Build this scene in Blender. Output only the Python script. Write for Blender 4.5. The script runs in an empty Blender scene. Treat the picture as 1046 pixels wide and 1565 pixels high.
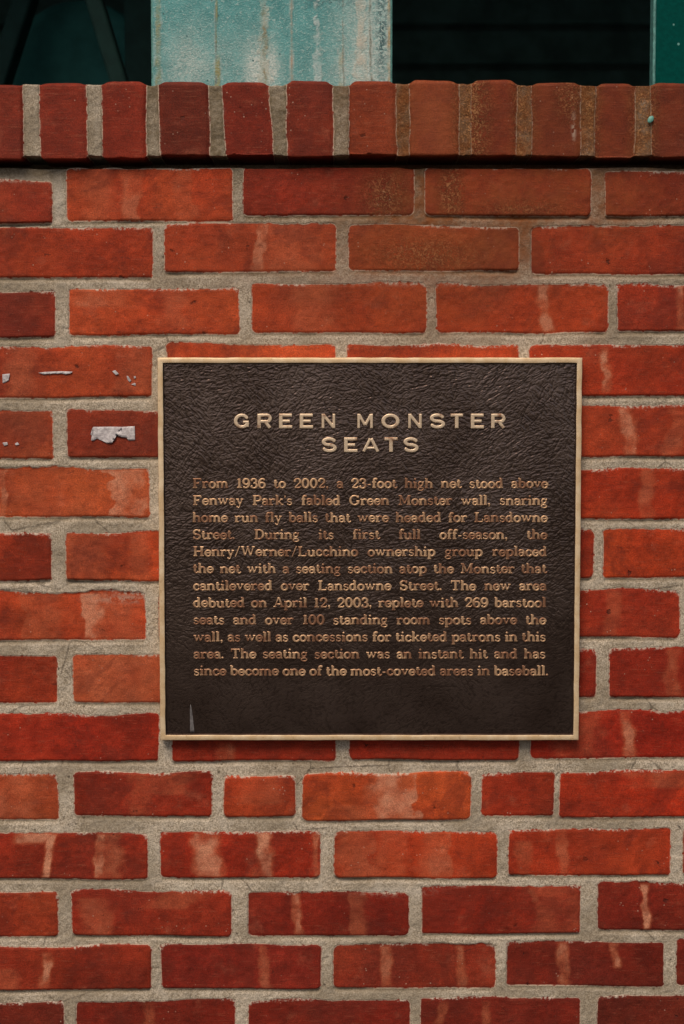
import bpy, math
import numpy as np
R = math.radians
rng = np.random.default_rng(7)
C = bpy.context.scene.collection
SC = bpy.context.scene

# ------------------------------------------------------------------ camera
D = 1.63                        # metres from the wall face
CAM_Z = 1.60
TILT = R(3.2)                   # looking slightly down
PW, PH, FOC = 1046.0, 1565.0, 50.0 / 36.0 * 1565.0
cam = bpy.data.cameras.new('camera'); camo = bpy.data.objects.new('camera', cam); C.objects.link(camo)
cam.sensor_fit = 'VERTICAL'; cam.sensor_height = 36; cam.sensor_width = 36; cam.lens = 50
cam.clip_start = 0.05; cam.clip_end = 500
camo.location = (0, -D, CAM_Z); camo.rotation_euler = (R(90) - TILT, 0, 0)
cam.dof.use_dof = True; cam.dof.focus_distance = D + 0.005; cam.dof.aperture_fstop = 7.1
SC.camera = camo

# ------------------------------------------------------------------ light
SUN_EL, SUN_AZ = R(52), R(-20)   # high, in front of the wall and a little to the left
w = bpy.data.worlds.new('World'); SC.world = w; w.use_nodes = True
nt = w.node_tree; nt.nodes.clear()
sky = nt.nodes.new('ShaderNodeTexSky'); sky.sky_type = 'NISHITA'; sky.sun_disc = False
sky.sun_elevation = SUN_EL; sky.sun_rotation = R(180) - SUN_AZ
sky.air_density = 0.9; sky.dust_density = 4.0; sky.ozone_density = 0.6
bg = nt.nodes.new('ShaderNodeBackground'); bg.inputs['Strength'].default_value = 0.07
ow = nt.nodes.new('ShaderNodeOutputWorld')
nt.links.new(sky.outputs[0], bg.inputs[0]); nt.links.new(bg.outputs[0], ow.inputs[0])
sl = bpy.data.lights.new('sun', 'SUN'); sl.energy = 2.0; sl.angle = R(30); sl.color = (1.0, 0.85, 0.68)
so = bpy.data.objects.new('sun', sl); C.objects.link(so)
so.location = (-1, -4, 6)
so.rotation_euler = (R(90) - SUN_EL, 0, SUN_AZ)
SC.view_settings.view_transform = 'Standard'; SC.view_settings.look = 'None'
SC.view_settings.exposure = 0.12; SC.view_settings.gamma = 1

# ------------------------------------------------------------------ helpers
def at(px, py, y=0.0):
    """photo pixel -> point on the vertical plane at depth y (the survey of the wall)"""
    u = (px - PW / 2) / FOC; v = (PH / 2 - py) / FOC
    dy = math.cos(TILT) + v * math.sin(TILT); dz = -math.sin(TILT) + v * math.cos(TILT)
    t = (y + D) / dy
    return u * t, CAM_Z + dz * t
def proj(x, z, y=0.0):
    a = y + D; b = z - CAM_Z
    dep = a * math.cos(TILT) - b * math.sin(TILT); up = a * math.sin(TILT) + b * math.cos(TILT)
    return PW / 2 + FOC * x / dep, PH / 2 - FOC * up / dep

def tag(o, label=None, cat=None, group=None, kind=None):
    for k, v in (('label', label), ('category', cat), ('group', group), ('kind', kind)):
        if v: o[k] = v
    return o
def empty(name, loc, label, cat, group=None):
    o = bpy.data.objects.new(name, None); o.location = loc; o.empty_display_size = 0.05
    C.objects.link(o); return tag(o, label, cat, group)
def link(name, me, mat=None, parent=None):
    o = bpy.data.objects.new(name, me); C.objects.link(o)
    if mat: me.materials.append(mat)
    if parent:
        o.parent = parent; o.matrix_parent_inverse = parent.matrix_basis.inverted()
    return o
def np_mesh(name, co, faces, smooth=True):
    """co (n,3), faces (m,4) or list"""
    me = bpy.data.meshes.new(name)
    if isinstance(faces, np.ndarray):
        m, k = faces.shape
        me.vertices.add(len(co)); me.vertices.foreach_set('co', np.ascontiguousarray(co, np.float32).ravel())
        me.loops.add(m * k); me.loops.foreach_set('vertex_index', np.ascontiguousarray(faces, np.int32).ravel())
        me.polygons.add(m); me.polygons.foreach_set('loop_start', np.arange(0, m * k, k, dtype=np.int32))
        me.polygons.foreach_set('loop_total', np.full(m, k, np.int32))
        me.update(calc_edges=True)
    else:
        me.from_pydata([tuple(c) for c in co], [], faces)
    me.polygons.foreach_set('use_smooth', np.full(len(me.polygons), smooth, bool))
    me.validate(); return me
def fattr(me, name, arr):
    a = me.attributes.new(name, 'FLOAT', 'POINT'); a.data.foreach_set('value', np.ascontiguousarray(arr, np.float32).ravel())
def cattr(me, name, arr):
    a = me.attributes.new(name, 'FLOAT_COLOR', 'POINT')
    c = np.ones((arr.reshape(-1, 3).shape[0], 4), np.float32); c[:, :3] = arr.reshape(-1, 3)
    a.data.foreach_set('color', c.ravel())
def grid_faces(nz, nx, flip=False):
    i = np.arange(nz * nx).reshape(nz, nx)
    f = np.stack([i[:-1, :-1], i[:-1, 1:], i[1:, 1:], i[1:, :-1]], -1).reshape(-1, 4)
    return f[:, ::-1] if flip else f
class MB:
    def __init__(s): s.v = []; s.f = []
    def box(s, x0, x1, y0, y1, z0, z1, bev=0.0):
        b = len(s.v); e = bev
        if e <= 0:
            s.v += [(x, y, z) for z in (z0, z1) for y in (y0, y1) for x in (x0, x1)]
            s.f += [[b + i for i in q] for q in ((0, 2, 3, 1), (4, 5, 7, 6), (0, 1, 5, 4), (2, 6, 7, 3), (0, 4, 6, 2), (1, 3, 7, 5))]
            return s
        import bmesh
        bm = bmesh.new(); bmesh.ops.create_cube(bm, size=1)
        for v in bm.verts:
            v.co = (x0 + (v.co.x + .5) * (x1 - x0), y0 + (v.co.y + .5) * (y1 - y0), z0 + (v.co.z + .5) * (z1 - z0))
        bmesh.ops.bevel(bm, geom=bm.edges[:], offset=e, segments=3, profile=0.5, affect='EDGES')
        bm.verts.index_update()
        s.v += [tuple(v.co) for v in bm.verts]; s.f += [[b + v.index for v in f.verts] for f in bm.faces]
        bm.free(); return s
    def build(s, name, mat, parent=None, smooth=False):
        return link(name, np_mesh(name, s.v, s.f, smooth), mat, parent)

def hash2(ix, iz, seed):
    h = (ix.astype(np.int64) * 374761393 + iz.astype(np.int64) * 668265263 + seed * 974711) & 0xffffffff
    h = ((h ^ (h >> 13)) * 1274126177) & 0xffffffff
    h = ((h ^ (h >> 16)) * 2246822519) & 0xffffffff
    return ((h ^ (h >> 15)) & 0xffffff) / float(0xffffff)
def vnoise(X, Z, size, seed=0):
    """value noise in -1..1 at arbitrary points"""
    x = X / size; z = Z / size
    ix = np.floor(x); iz = np.floor(z); fx = x - ix; fz = z - iz
    fx = fx * fx * fx * (fx * (fx * 6 - 15) + 10); fz = fz * fz * fz * (fz * (fz * 6 - 15) + 10)
    ix = ix.astype(np.int64); iz = iz.astype(np.int64)
    a = hash2(ix, iz, seed); b = hash2(ix + 1, iz, seed); c = hash2(ix, iz + 1, seed); d = hash2(ix + 1, iz + 1, seed)
    return ((a + (b - a) * fx) * (1 - fz) + (c + (d - c) * fx) * fz) * 2 - 1
def fbm(X, Z, size, octs, seed=0):
    t = 0; a = 1.0; s = 0
    for k in range(octs):
        t = t + a * vnoise(X, Z, size / 2 ** k, seed + k * 13); s += a; a *= 0.5
    return t / s
def sstep(a, b, x):
    t = np.clip((x - a) / (b - a), 0, 1); return t * t * (3 - 2 * t)
def lin(c):
    c = np.asarray(c, float) / 255.0
    return np.where(c <= 0.04045, c / 12.92, ((c + 0.055) / 1.055) ** 2.4)

# ------------------------------------------------------------------ node helper
class G:
    def __init__(s, name):
        s.m = bpy.data.materials.new(name); s.m.use_nodes = True; s.t = s.m.node_tree; s.t.nodes.clear()
        s.out = s.t.nodes.new('ShaderNodeOutputMaterial'); s.b = s.t.nodes.new('ShaderNodeBsdfPrincipled')
        s.t.links.new(s.b.outputs[0], s.out.inputs[0]); s.co = s.t.nodes.new('ShaderNodeTexCoord').outputs['Object']
    def put(s, sock, v):
        if hasattr(v, 'is_output'): s.t.links.new(v, sock)
        elif v is not None:
            if sock.type == 'RGBA' and len(v) == 3: v = (*v, 1)
            sock.default_value = v
    def math(s, op, a, b=None, c=None, clamp=False):
        n = s.t.nodes.new('ShaderNodeMath'); n.operation = op; n.use_clamp = clamp
        for i, v in enumerate((a, b, c)):
            if v is not None: s.put(n.inputs[i], v)
        return n.outputs[0]
    def ss(s, x, a, b, lo=0.0, hi=1.0):
        n = s.t.nodes.new('ShaderNodeMapRange'); n.interpolation_type = 'SMOOTHSTEP'
        s.put(n.inputs[0], x); s.put(n.inputs[1], a); s.put(n.inputs[2], b); s.put(n.inputs[3], lo); s.put(n.inputs[4], hi)
        return n.outputs[0]
    def noise(s, scale, detail=3, rough=0.55, vec=None, dist=0.0):
        n = s.t.nodes.new('ShaderNodeTexNoise'); s.put(n.inputs['Vector'], vec or s.co)
        n.inputs['Scale'].default_value = scale; n.inputs['Detail'].default_value = detail
        n.inputs['Roughness'].default_value = rough; n.inputs['Distortion'].default_value = dist
        return n.outputs[0]
    def voro(s, scale, feature='F1', rnd=1.0):
        n = s.t.nodes.new('ShaderNodeTexVoronoi'); s.put(n.inputs['Vector'], s.co); n.feature = feature
        n.inputs['Scale'].default_value = scale; n.inputs['Randomness'].default_value = rnd
        return n.outputs['Distance'], (n.outputs['Color'] if feature == 'F1' else None)
    def scale(s, v3):
        n = s.t.nodes.new('ShaderNodeMapping'); s.put(n.inputs[0], s.co); n.inputs['Scale'].default_value = v3
        return n.outputs[0]
    def mix(s, f, a, b, mode='MIX'):
        n = s.t.nodes.new('ShaderNodeMix'); n.data_type = 'RGBA'; n.blend_type = mode
        s.put(n.inputs[0], f); s.put(n.inputs[6], a); s.put(n.inputs[7], b); return n.outputs[2]
    def attr(s, name, col=False):
        n = s.t.nodes.new('ShaderNodeAttribute'); n.attribute_name = name
        return n.outputs['Color'] if col else n.outputs['Fac']
    def grey(s, v):
        n = s.t.nodes.new('ShaderNodeCombineColor'); [s.put(n.inputs[i], v) for i in range(3)]; return n.outputs[0]
    def bump(s, h, dist, strength=1.0, normal=None):
        n = s.t.nodes.new('ShaderNodeBump'); s.put(n.inputs['Height'], h); n.inputs['Distance'].default_value = dist
        s.put(n.inputs['Strength'], strength)
        if normal: s.put(n.inputs['Normal'], normal)
        return n.outputs[0]
    def fin(s, col, rough=0.8, metal=0.0, spec=0.5, normal=None, coat=None):
        s.put(s.b.inputs['Base Color'], col); s.put(s.b.inputs['Roughness'], rough); s.put(s.b.inputs['Metallic'], metal)
        s.put(s.b.inputs['Specular IOR Level'], spec)
        if normal: s.put(s.b.inputs['Normal'], normal)
        if coat: s.put(s.b.inputs['Coat Weight'], coat[0]); s.put(s.b.inputs['Coat Roughness'], coat[1])
        return s.m

# ------------------------------------------------------------------ materials
def brick_material(name):
    g = G(name)
    sd = g.attr('edge'); bc = g.attr('brick_colour', True); fl = g.attr('flash'); st = g.attr('rust'); dirt_shade = g.attr('dirt_shade'); cr = g.attr('crust')
    lite = g.attr('lime'); rag = g.attr('ragged')
    n_big = g.noise(9, 3); n_mid = g.noise(55, 5, 0.6); n_ed = g.noise(190, 4, 0.6); n_fine = g.noise(620, 3, 0.6); n_grain = g.noise(1500, 2, 0.6)
    sdr = g.math('ADD', g.math('SUBTRACT', sd, 0.0011), g.math('MULTIPLY', g.math('SUBTRACT', n_ed, 0.5), g.ss(rag, 0.0, 1.0, 0.0008, 0.0060)))
    sdr = g.math('ADD', sdr, g.math('MULTIPLY', g.math('SUBTRACT', n_fine, 0.5), 0.0008))
    mort = g.ss(sdr, -0.0003, 0.0004)
    # brick body
    var = g.ss(n_mid, 0.25, 0.75, 0.74, 1.2)
    b = g.mix(1.0, bc, g.grey(var), 'MULTIPLY')
    b = g.mix(g.ss(n_big, 0.5, 0.66, 0.0, 0.35), b, (0.13, 0.022, 0.014))
    b = g.mix(g.math('MULTIPLY', fl, g.ss(n_mid, 0.2, 0.7, 0.6, 1.0)), b, g.mix(g.ss(fl, 0.4, 0.95), (0.49, 0.135, 0.06), (0.62, 0.26, 0.15)))
    streak = g.noise(1.0, 4, 0.6, g.scale((70, 70, 260)))
    drag = g.noise(1.0, 3, 0.65, g.scale((45, 45, 620)))
    b = g.mix(g.ss(drag, 0.56, 0.7, 0.0, 0.22), b, (0.42, 0.15, 0.08))
    b = g.mix(g.ss(streak, 0.52, 0.75, 0.0, 0.34), b, (0.10, 0.02, 0.014))
    b = g.mix(g.ss(g.noise(26, 4, 0.65), 0.56, 0.74, 0.0, 0.30), b, (0.40, 0.12, 0.065))
    vd, vc = g.voro(230)
    pick = g.math('MULTIPLY', g.math('GREATER_THAN', g.math('FRACT', g.math('MULTIPLY', vc, 7.31)), 0.80), g.ss(g.noise(30, 3), 0.52, 0.62))
    sp = g.math('MULTIPLY', g.ss(g.math('ADD', vd, g.math('MULTIPLY', n_fine, 0.25)), 0.20, 0.36, 1.0, 0.0), pick)
    b = g.mix(g.math('MULTIPLY', sp, 0.75), b, (0.52, 0.36, 0.27))
    vd2, vc2 = g.voro(70)
    pick2 = g.math('MULTIPLY', g.math('GREATER_THAN', g.math('FRACT', g.math('MULTIPLY', vc2, 5.7)), 0.84), g.ss(g.noise(17, 2), 0.52, 0.60))
    pit = g.math('MULTIPLY', g.ss(g.math('ADD', vd2, g.math('MULTIPLY', g.math('SUBTRACT', n_ed, 0.5), 1.1)), 0.04, 0.18, 1.0, 0.0), pick2)
    b = g.mix(g.math('MULTIPLY', pit, 0.75), b, (0.035, 0.010, 0.007))
    b = g.mix(g.ss(n_fine, 0.58, 0.8, 0.0, 0.20), b, (0.45, 0.2, 0.12))
    b = g.mix(1.0, b, g.grey(g.ss(n_grain, 0.3, 0.7, 0.80, 1.18)), 'MULTIPLY')
    b = g.mix(1.0, b, g.grey(g.ss(g.noise(760, 2, 0.7), 0.3, 0.7, 0.76, 1.22)), 'MULTIPLY')
    nick = g.noise(1.0, 4, 0.7, g.scale((60, 60, 150)), 1.2); b = g.mix(g.ss(nick, 0.672, 0.70, 0.0, 0.6), b, (0.05, 0.012, 0.008))
    b = g.mix(g.ss(g.noise(12, 5, 0.7, None, 0.6), 0.54, 0.60, 0.0, 0.35), b, (0.12, 0.018, 0.010))
    # lime smears where mortar was wiped over the brick edge
    rim = g.ss(sdr, -0.0015, -0.0004)
    b = g.mix(g.math('MULTIPLY', rim, g.ss(n_ed, 0.34, 0.52, 0.0, 0.9)), b, (0.56, 0.44, 0.33))
    b = g.mix(g.math('MULTIPLY', g.ss(lite, 0.0, 1.0), g.ss(n_ed, 0.42, 0.60, 0.0, 0.9)), b, (0.50, 0.40, 0.31))
    smear = g.math('MULTIPLY', g.math('MULTIPLY', g.ss(sdr, -0.0042, -0.0008), g.ss(rag, 0.35, 0.8)), g.ss(g.noise(260, 4, 0.65), 0.47, 0.56, 0.0, 0.85))
    b = g.mix(smear, b, (0.60, 0.50, 0.40))
    # mortar
    m = g.mix(g.ss(g.math('ADD', n_fine, g.math('MULTIPLY', g.math('SUBTRACT', n_grain, 0.5), 0.6)), 0.32, 0.68), (0.28, 0.225, 0.158), (0.75, 0.645, 0.51))
    m = g.mix(g.ss(n_mid, 0.40, 0.7, 0.0, 0.45), m, (0.66, 0.59, 0.49))
    m = g.mix(g.ss(n_big, 0.45, 0.60, 0.0, 0.55), m, (0.25, 0.20, 0.135))
    crkd, _ = g.voro(11, 'DISTANCE_TO_EDGE'); m = g.mix(g.math('MULTIPLY', g.ss(g.math('ADD', crkd, g.math('MULTIPLY', g.math('SUBTRACT', n_ed, 0.5), 0.05)), 0.004, 0.012, 0.55, 0.0), g.ss(g.noise(7, 2), 0.5, 0.6)), m, (0.07, 0.055, 0.04))
    hole = g.math('MULTIPLY', g.ss(g.math('ADD', vd2, g.math('MULTIPLY', g.math('SUBTRACT', n_ed, 0.5), 0.6)), 0.05, 0.13, 1.0, 0.0), g.math('GREATER_THAN', g.math('FRACT', g.math('MULTIPLY', vc2, 9.1)), 0.72))
    m = g.mix(g.math('MULTIPLY', hole, 0.75), m, (0.07, 0.055, 0.04))
    m = g.mix(g.ss(n_grain, 0.55, 0.68, 0.0, 0.7), m, (0.11, 0.085, 0.06))
    m = g.mix(g.math('MULTIPLY', g.ss(lite, 0, 1), 0.6), m, (0.60, 0.55, 0.48))
    m = g.mix(g.math('MULTIPLY', dirt_shade, g.ss(n_ed, 0.3, 0.7, 0.6, 0.95)), m, (0.145, 0.108, 0.062))
    col = g.mix(mort, b, m)
    rs = g.math('MULTIPLY', st, g.ss(n_mid, 0.3, 0.65, 0.45, 1.0))
    col = g.mix(g.math('MULTIPLY', rs, g.ss(mort, 0, 1, 0.55, 0.9)), col, (0.215, 0.064, 0.016))
    crn = g.noise(260, 5, 0.65, None, 2.2)
    crm = g.math('MULTIPLY', cr, g.ss(crn, 0.47, 0.54))
    col = g.mix(g.math('MULTIPLY', crm, 0.72), col, (0.47, 0.225, 0.09))
    # relief
    h = g.math('MULTIPLY', n_fine, g.ss(mort, 0, 1, 0.36, 0.85))
    h = g.math('ADD', h, g.math('MULTIPLY', n_ed, g.ss(mort, 0, 1, 0.16, 0.8)))
    h = g.math('ADD', h, g.math('MULTIPLY', n_grain, g.ss(mort, 0, 1, 0.16, 0.5)))
    h = g.math('SUBTRACT', h, g.math('MULTIPLY', pit, 0.9))
    h = g.math('ADD', h, g.math('MULTIPLY', drag, g.ss(mort, 0, 1, 0.22, 0.0)))
    h = g.math('ADD', h, g.math('MULTIPLY', rim, 0.08))
    h = g.math('ADD', h, g.math('MULTIPLY', crm, 2.2))
    nrm = g.bump(h, 0.0011, 0.9)
    return g.fin(col, g.ss(mort, 0, 1, 0.72, 0.95), 0.0, g.ss(mort, 0, 1, 0.2, 0.12), nrm)
M_BRICK = brick_material('brick_and_mortar')

def panel_material():
    g = G('brown_cast_bronze')
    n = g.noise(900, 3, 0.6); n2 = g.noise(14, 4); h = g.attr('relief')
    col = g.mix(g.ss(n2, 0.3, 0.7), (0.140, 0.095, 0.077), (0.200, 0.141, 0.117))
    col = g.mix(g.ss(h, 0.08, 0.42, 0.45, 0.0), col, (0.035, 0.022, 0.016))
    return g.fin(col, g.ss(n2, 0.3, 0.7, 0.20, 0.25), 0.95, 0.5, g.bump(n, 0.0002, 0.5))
M_PANEL = panel_material()
def brass_material(name, rub, gold):
    g = G(name)
    h = g.attr('relief'); n = g.noise(120, 4, 0.6); n2 = g.noise(38, 3, 0.5); br = g.noise(1.0, 3, 0.6, g.scale((60, 60, 900)))
    pol = g.math('MULTIPLY', g.ss(g.math('ADD', n, g.math('MULTIPLY', g.math('SUBTRACT', n2, 0.5), 1.2)), 0.34 + rub, 0.60 + rub, 0.0, 1.0), g.ss(h, 0.6, 0.95))
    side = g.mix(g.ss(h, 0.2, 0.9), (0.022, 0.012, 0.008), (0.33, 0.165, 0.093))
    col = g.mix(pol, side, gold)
    return g.fin(col, g.ss(br, 0.3, 0.7, 0.34, 0.48), g.ss(h, 0.6, 0.95, 0.2, 0.65), 0.5, g.bump(n, 0.0003, 0.35))
M_HEAD = brass_material('worn_brass_heading', -0.17, (0.84, 0.65, 0.45)); M_TEXT = brass_material('patinated_brass_text', 0.01, (0.70, 0.45, 0.26))
def frame_material():
    g = G('brushed_brass_border')
    n = g.noise(60, 5, 0.6); br = g.noise(1.0, 4, 0.7, g.scale((30, 200, 700)))
    col = g.mix(g.ss(n, 0.3, 0.75), (0.70, 0.49, 0.27), (0.88, 0.70, 0.47))
    col = g.mix(g.ss(g.noise(210, 3), 0.62, 0.75, 0, 0.5), col, (0.35, 0.2, 0.09))
    return g.fin(col, g.ss(br, 0.3, 0.7, 0.42, 0.58), 0.35, 0.5, g.bump(br, 0.0003, 0.4))
M_FRAME = frame_material()
def plain(name, col, rough=0.6, var=0.25, scale=60, metal=0.0, bump=0.0004, spec=0.5):
    g = G(name); n = g.noise(scale, 5, 0.6); c = np.array(col)
    cc = g.mix(g.ss(n, 0.3, 0.7), tuple(c * (1 - var)), tuple(c * (1 + var)))
    return g.fin(cc, rough, metal, spec, g.bump(n, bump, 0.6))
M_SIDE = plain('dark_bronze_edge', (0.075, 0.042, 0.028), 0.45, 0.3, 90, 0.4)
def paper_material():
    g = G('weathered_white_paper')
    n = g.noise(240, 4, 0.65); n2 = g.noise(700, 3); cre = g.noise(1.0, 3, 0.6, g.scale((90, 90, 420)))
    c = g.mix(g.ss(n, 0.35, 0.7), (0.44, 0.40, 0.41), (0.72, 0.68, 0.68))
    c = g.mix(g.ss(cre, 0.6, 0.72, 0, 0.45), c, (0.30, 0.27, 0.30))
    return g.fin(c, 0.85, 0, 0.3, g.bump(g.math('ADD', n, cre), 0.0008, 0.7))
M_PAPER = paper_material()
M_DRIP = plain('grey_dried_paint', (0.125, 0.115, 0.115), 0.5, 0.45, 260)
M_CHIP = plain('teal_paint_flake', (0.13, 0.34, 0.28), 0.5, 0.2, 200)
def green_paint(name, col, worn):
    g = G(name)
    fleck, fc = g.voro(95); n = g.noise(160, 4, 0.6); orange = g.noise(330, 3, 0.5)
    pick = g.math('GREATER_THAN', g.math('FRACT', g.math('MULTIPLY', fc, 6.3)), 0.93)
    c = g.mix(g.ss(n, 0.3, 0.7), tuple(np.array(col) * 0.85), tuple(np.array(col) * 1.12))
    c = g.mix(g.math('MULTIPLY', g.math('MULTIPLY', g.ss(fleck, 0.10, 0.2, 1, 0), pick), worn), c, (0.17, 0.40, 0.36))
    return g.fin(c, 0.55, 0, 0.02, g.bump(orange, 0.0003, 0.4))
M_GREEN = green_paint('teal_green_gloss_paint', (0.0005, 0.056, 0.047), 0.8)
M_EDGE = plain('highlight_edge_paint', (0.09, 0.26, 0.235), 0.5, 0.3, 150)
M_DKGREEN = plain('dark_green_paint', (0.012, 0.060, 0.052), 0.6, 0.2, 30)
M_BRACE = plain('dim_green_paint', (0.008, 0.032, 0.028), 0.8, 0.2, 30, 0, 0.0004, 0.2)
M_DRUM = plain('mid_green_paint', (0.022, 0.115, 0.102), 0.8, 0.2, 20, 0, 0.0004, 0.2)
M_DARK = plain('sooty_dark_paint', (0.09, 0.165, 0.165), 0.9, 0.3, 8)
def flange_material():
    g = G('weathered_pale_teal_paint')
    base = g.attr('streak_colour', True); a = g.attr('streak'); wt = g.attr('chalk_sheen'); ch = g.attr('bare')
    orange = g.noise(1.0, 4, 0.55, g.scale((420, 420, 520)), 0.8); n = g.noise(60, 5, 0.6); f = g.noise(700, 3)
    p = g.mix(g.ss(n, 0.3, 0.7), (0.040, 0.235, 0.238), (0.085, 0.33, 0.33))
    p = g.mix(g.math('MULTIPLY', wt, g.ss(orange, 0.35, 0.6, 0.35, 1.0)), p, (0.55, 0.62, 0.57))
    p = g.mix(g.ss(orange, 0.55, 0.68, 0, 0.5), p, (0.50, 0.64, 0.60))
    vd, vc = g.voro(130)
    pick = g.math('GREATER_THAN', g.math('FRACT', g.math('MULTIPLY', vc, 6.3)), 0.92)
    p = g.mix(g.math('MULTIPLY', g.ss(g.math('ADD', vd, g.math('MULTIPLY', f, 0.25)), 0.2, 0.32, 1, 0), pick), p, (0.01, 0.09, 0.095))
    p = g.mix(g.math('MULTIPLY', a, g.ss(f, 0.3, 0.62, 0.45, 1.0)), p, base)
    p = g.mix(g.math('MULTIPLY', ch, g.ss(g.noise(140, 4, 0.6, None, 1.0), 0.47, 0.53)), p, (0.008, 0.075, 0.085))
    h = g.math('ADD', orange, g.math('MULTIPLY', a, 0.5))
    return g.fin(p, 0.34, 0, 0.5, g.bump(h, 0.0010, 0.9))
M_FLANGE = flange_material()
def pavement_material():
    g = G('grey_asphalt'); n = g.noise(3, 5); f = g.noise(160, 4, 0.7)
    c = g.mix(g.ss(n, 0.3, 0.7), (0.032, 0.030, 0.028), (0.052, 0.048, 0.044))
    c = g.mix(g.ss(f, 0.55, 0.7, 0, 0.5), c, (0.085, 0.08, 0.075))
    return g.fin(c, 0.9, 0, 0.3, g.bump(f, 0.003, 0.7))

# ------------------------------------------------------------------ brick survey (photo pixels: x0, x1, y0, y1, colour)
COURSES = [
 [(-210, 80, 277, 340, (150, 52, 37)), (103, 355, 258, 337, (176, 66, 42)), (373, 632, 255, 328, (140, 42, 30)), (650, 904, 257, 330, (150, 50, 32)), (926, 1180, 264, 330, (138, 44, 30))],
 [(-30, 233, 349, 424, (172, 60, 38)), (252, 513, 342, 415, (178, 66, 43)), (533, 794, 345, 413, (160, 62, 39)), (813, 1075, 347, 418, (165, 54, 35))],
 [(-180, 84, 447, 515, (146, 47, 34)), (106, 365, 440, 511, (184, 70, 45)), (386, 652, 433, 508, (176, 63, 39)), (668, 930, 434, 508, (176, 60, 36)), (945, 1210, 437, 507, (168, 50, 32))],
 [(-30, 233, 530, 607, (174, 66, 43)), (257, 512, 527, 603, (188, 72, 46)), (532, 792, 528, 603, (180, 66, 42)), (810, 1085, 529, 604, (166, 52, 32))],
 [(-180, 81, 628, 700, (184, 74, 48)), (103, 366, 626, 699, (146, 52, 38)), (386, 640, 624, 698, (160, 52, 35)), (660, 860, 623, 698, (165, 55, 36)), (880, 1150, 622, 697, (168, 58, 38))],
 [(-40, 228, 716, 790, (196, 80, 49)), (250, 500, 716, 790, (180, 66, 42)), (520, 780, 716, 791, (170, 60, 38)), (800, 1062, 717, 792, (172, 55, 33))],
 [(-185, 79, 815, 887, (164, 53, 34)), (101, 360, 814, 888, (190, 72, 45)), (380, 635, 813, 886, (170, 60, 38)), (655, 907, 812, 884, (155, 46, 29)), (924, 1185, 812, 883, (182, 62, 35))],
 [(-40, 222, 906, 978, (184, 67, 43)), (243, 500, 905, 977, (170, 60, 38)), (520, 760, 904, 975, (165, 54, 34)), (780, 1038, 902, 973, (160, 50, 34)), (1056, 1300, 902, 972, (160, 50, 33))],
 [(-180, 87, 1003, 1073, (156, 49, 31)), (113, 370, 1002, 1073, (188, 82, 58)), (390, 640, 998, 1070, (170, 60, 38)), (660, 912, 993, 1066, (142, 36, 25)), (932, 1190, 991, 1065, (145, 38, 26))],
 [(-25, 242, 1092, 1163, (162, 43, 29)), (264, 513, 1091, 1163, (158, 44, 29)), (535, 793, 1089, 1161, (155, 43, 29)), (812, 1075, 1087, 1158, (160, 39, 26))],
 [(-175, 88, 1182, 1252, (176, 70, 48)), (114, 323, 1181, 1247, (150, 45, 31)), (343, 452, 1184, 1248, (182, 66, 42)), (463, 720, 1181, 1253, (190, 75, 45)), (737, 846, 1183, 1246, (158, 49, 32)), (856, 1110, 1180, 1248, (174, 48, 28))],
 [(-35, 226, 1274, 1343, (148, 42, 29)), (245, 489, 1272, 1341, (162, 45, 30)), (512, 760, 1270, 1342, (178, 59, 35)), (778, 1024, 1267, 1337, (164, 53, 33)), (1044, 1290, 1266, 1335, (140, 42, 30))],
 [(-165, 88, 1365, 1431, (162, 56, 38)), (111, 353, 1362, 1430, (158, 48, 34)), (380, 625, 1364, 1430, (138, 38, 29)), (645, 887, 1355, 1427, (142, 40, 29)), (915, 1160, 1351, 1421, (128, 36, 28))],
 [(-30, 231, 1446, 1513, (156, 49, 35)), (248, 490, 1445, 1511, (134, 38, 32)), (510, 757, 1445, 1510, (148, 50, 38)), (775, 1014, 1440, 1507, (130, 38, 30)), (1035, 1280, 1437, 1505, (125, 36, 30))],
 [(-160, 97, 1532, 1600, (126, 38, 31)), (117, 358, 1530, 1598, (128, 36, 28)), (380, 627, 1528, 1597, (128, 36, 28)), (643, 886, 1525, 1595, (126, 36, 29)), (913, 1150, 1523, 1593, (110, 34, 28))],  # lowest courses coloured darker, partly for light falling off towards the frame's foot
]
BR = []                                     # x0, x1, z0, z1, r, g, b
PAL = [(165, 55, 36), (180, 68, 42), (145, 44, 30), (155, 50, 34), (185, 74, 48), (130, 38, 28)]
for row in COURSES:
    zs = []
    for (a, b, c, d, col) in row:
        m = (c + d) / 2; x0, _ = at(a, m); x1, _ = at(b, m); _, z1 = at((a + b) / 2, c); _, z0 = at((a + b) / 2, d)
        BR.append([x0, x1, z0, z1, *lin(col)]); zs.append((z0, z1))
    zl, zr = zs[0], zs[-1]
    lx = at(row[0][0], (row[0][2] + row[0][3]) / 2)[0] - 0.013; rx = at(row[-1][1], (row[-1][2] + row[-1][3]) / 2)[0] + 0.013
    while lx > -2.0:
        BR.append([lx - 0.197, lx, zl[0] + rng.normal(0, .001), zl[1] + rng.normal(0, .001), *lin(PAL[rng.integers(6)])]); lx -= 0.21
    while rx < 2.0:
        BR.append([rx, rx + 0.197, zr[0] + rng.normal(0, .001), zr[1] + rng.normal(0, .001), *lin(PAL[rng.integers(6)])]); rx += 0.21
zb = at(500, 1597)[1]; k = 0
while zb > 0.02:
    zt = zb - 0.0135; z0 = max(zt - 0.0535, 0.0); x = -2.1 + (0.105 if k % 2 else 0.0)
    while x < 2.0:
        BR.append([x, x + 0.197, z0, zt, *lin(PAL[rng.integers(6)])]); x += 0.21
    zb = z0; k += 1
BR = np.array(BR); BR[:, 4:7] *= (0.88, 0.96, 0.62)
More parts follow.
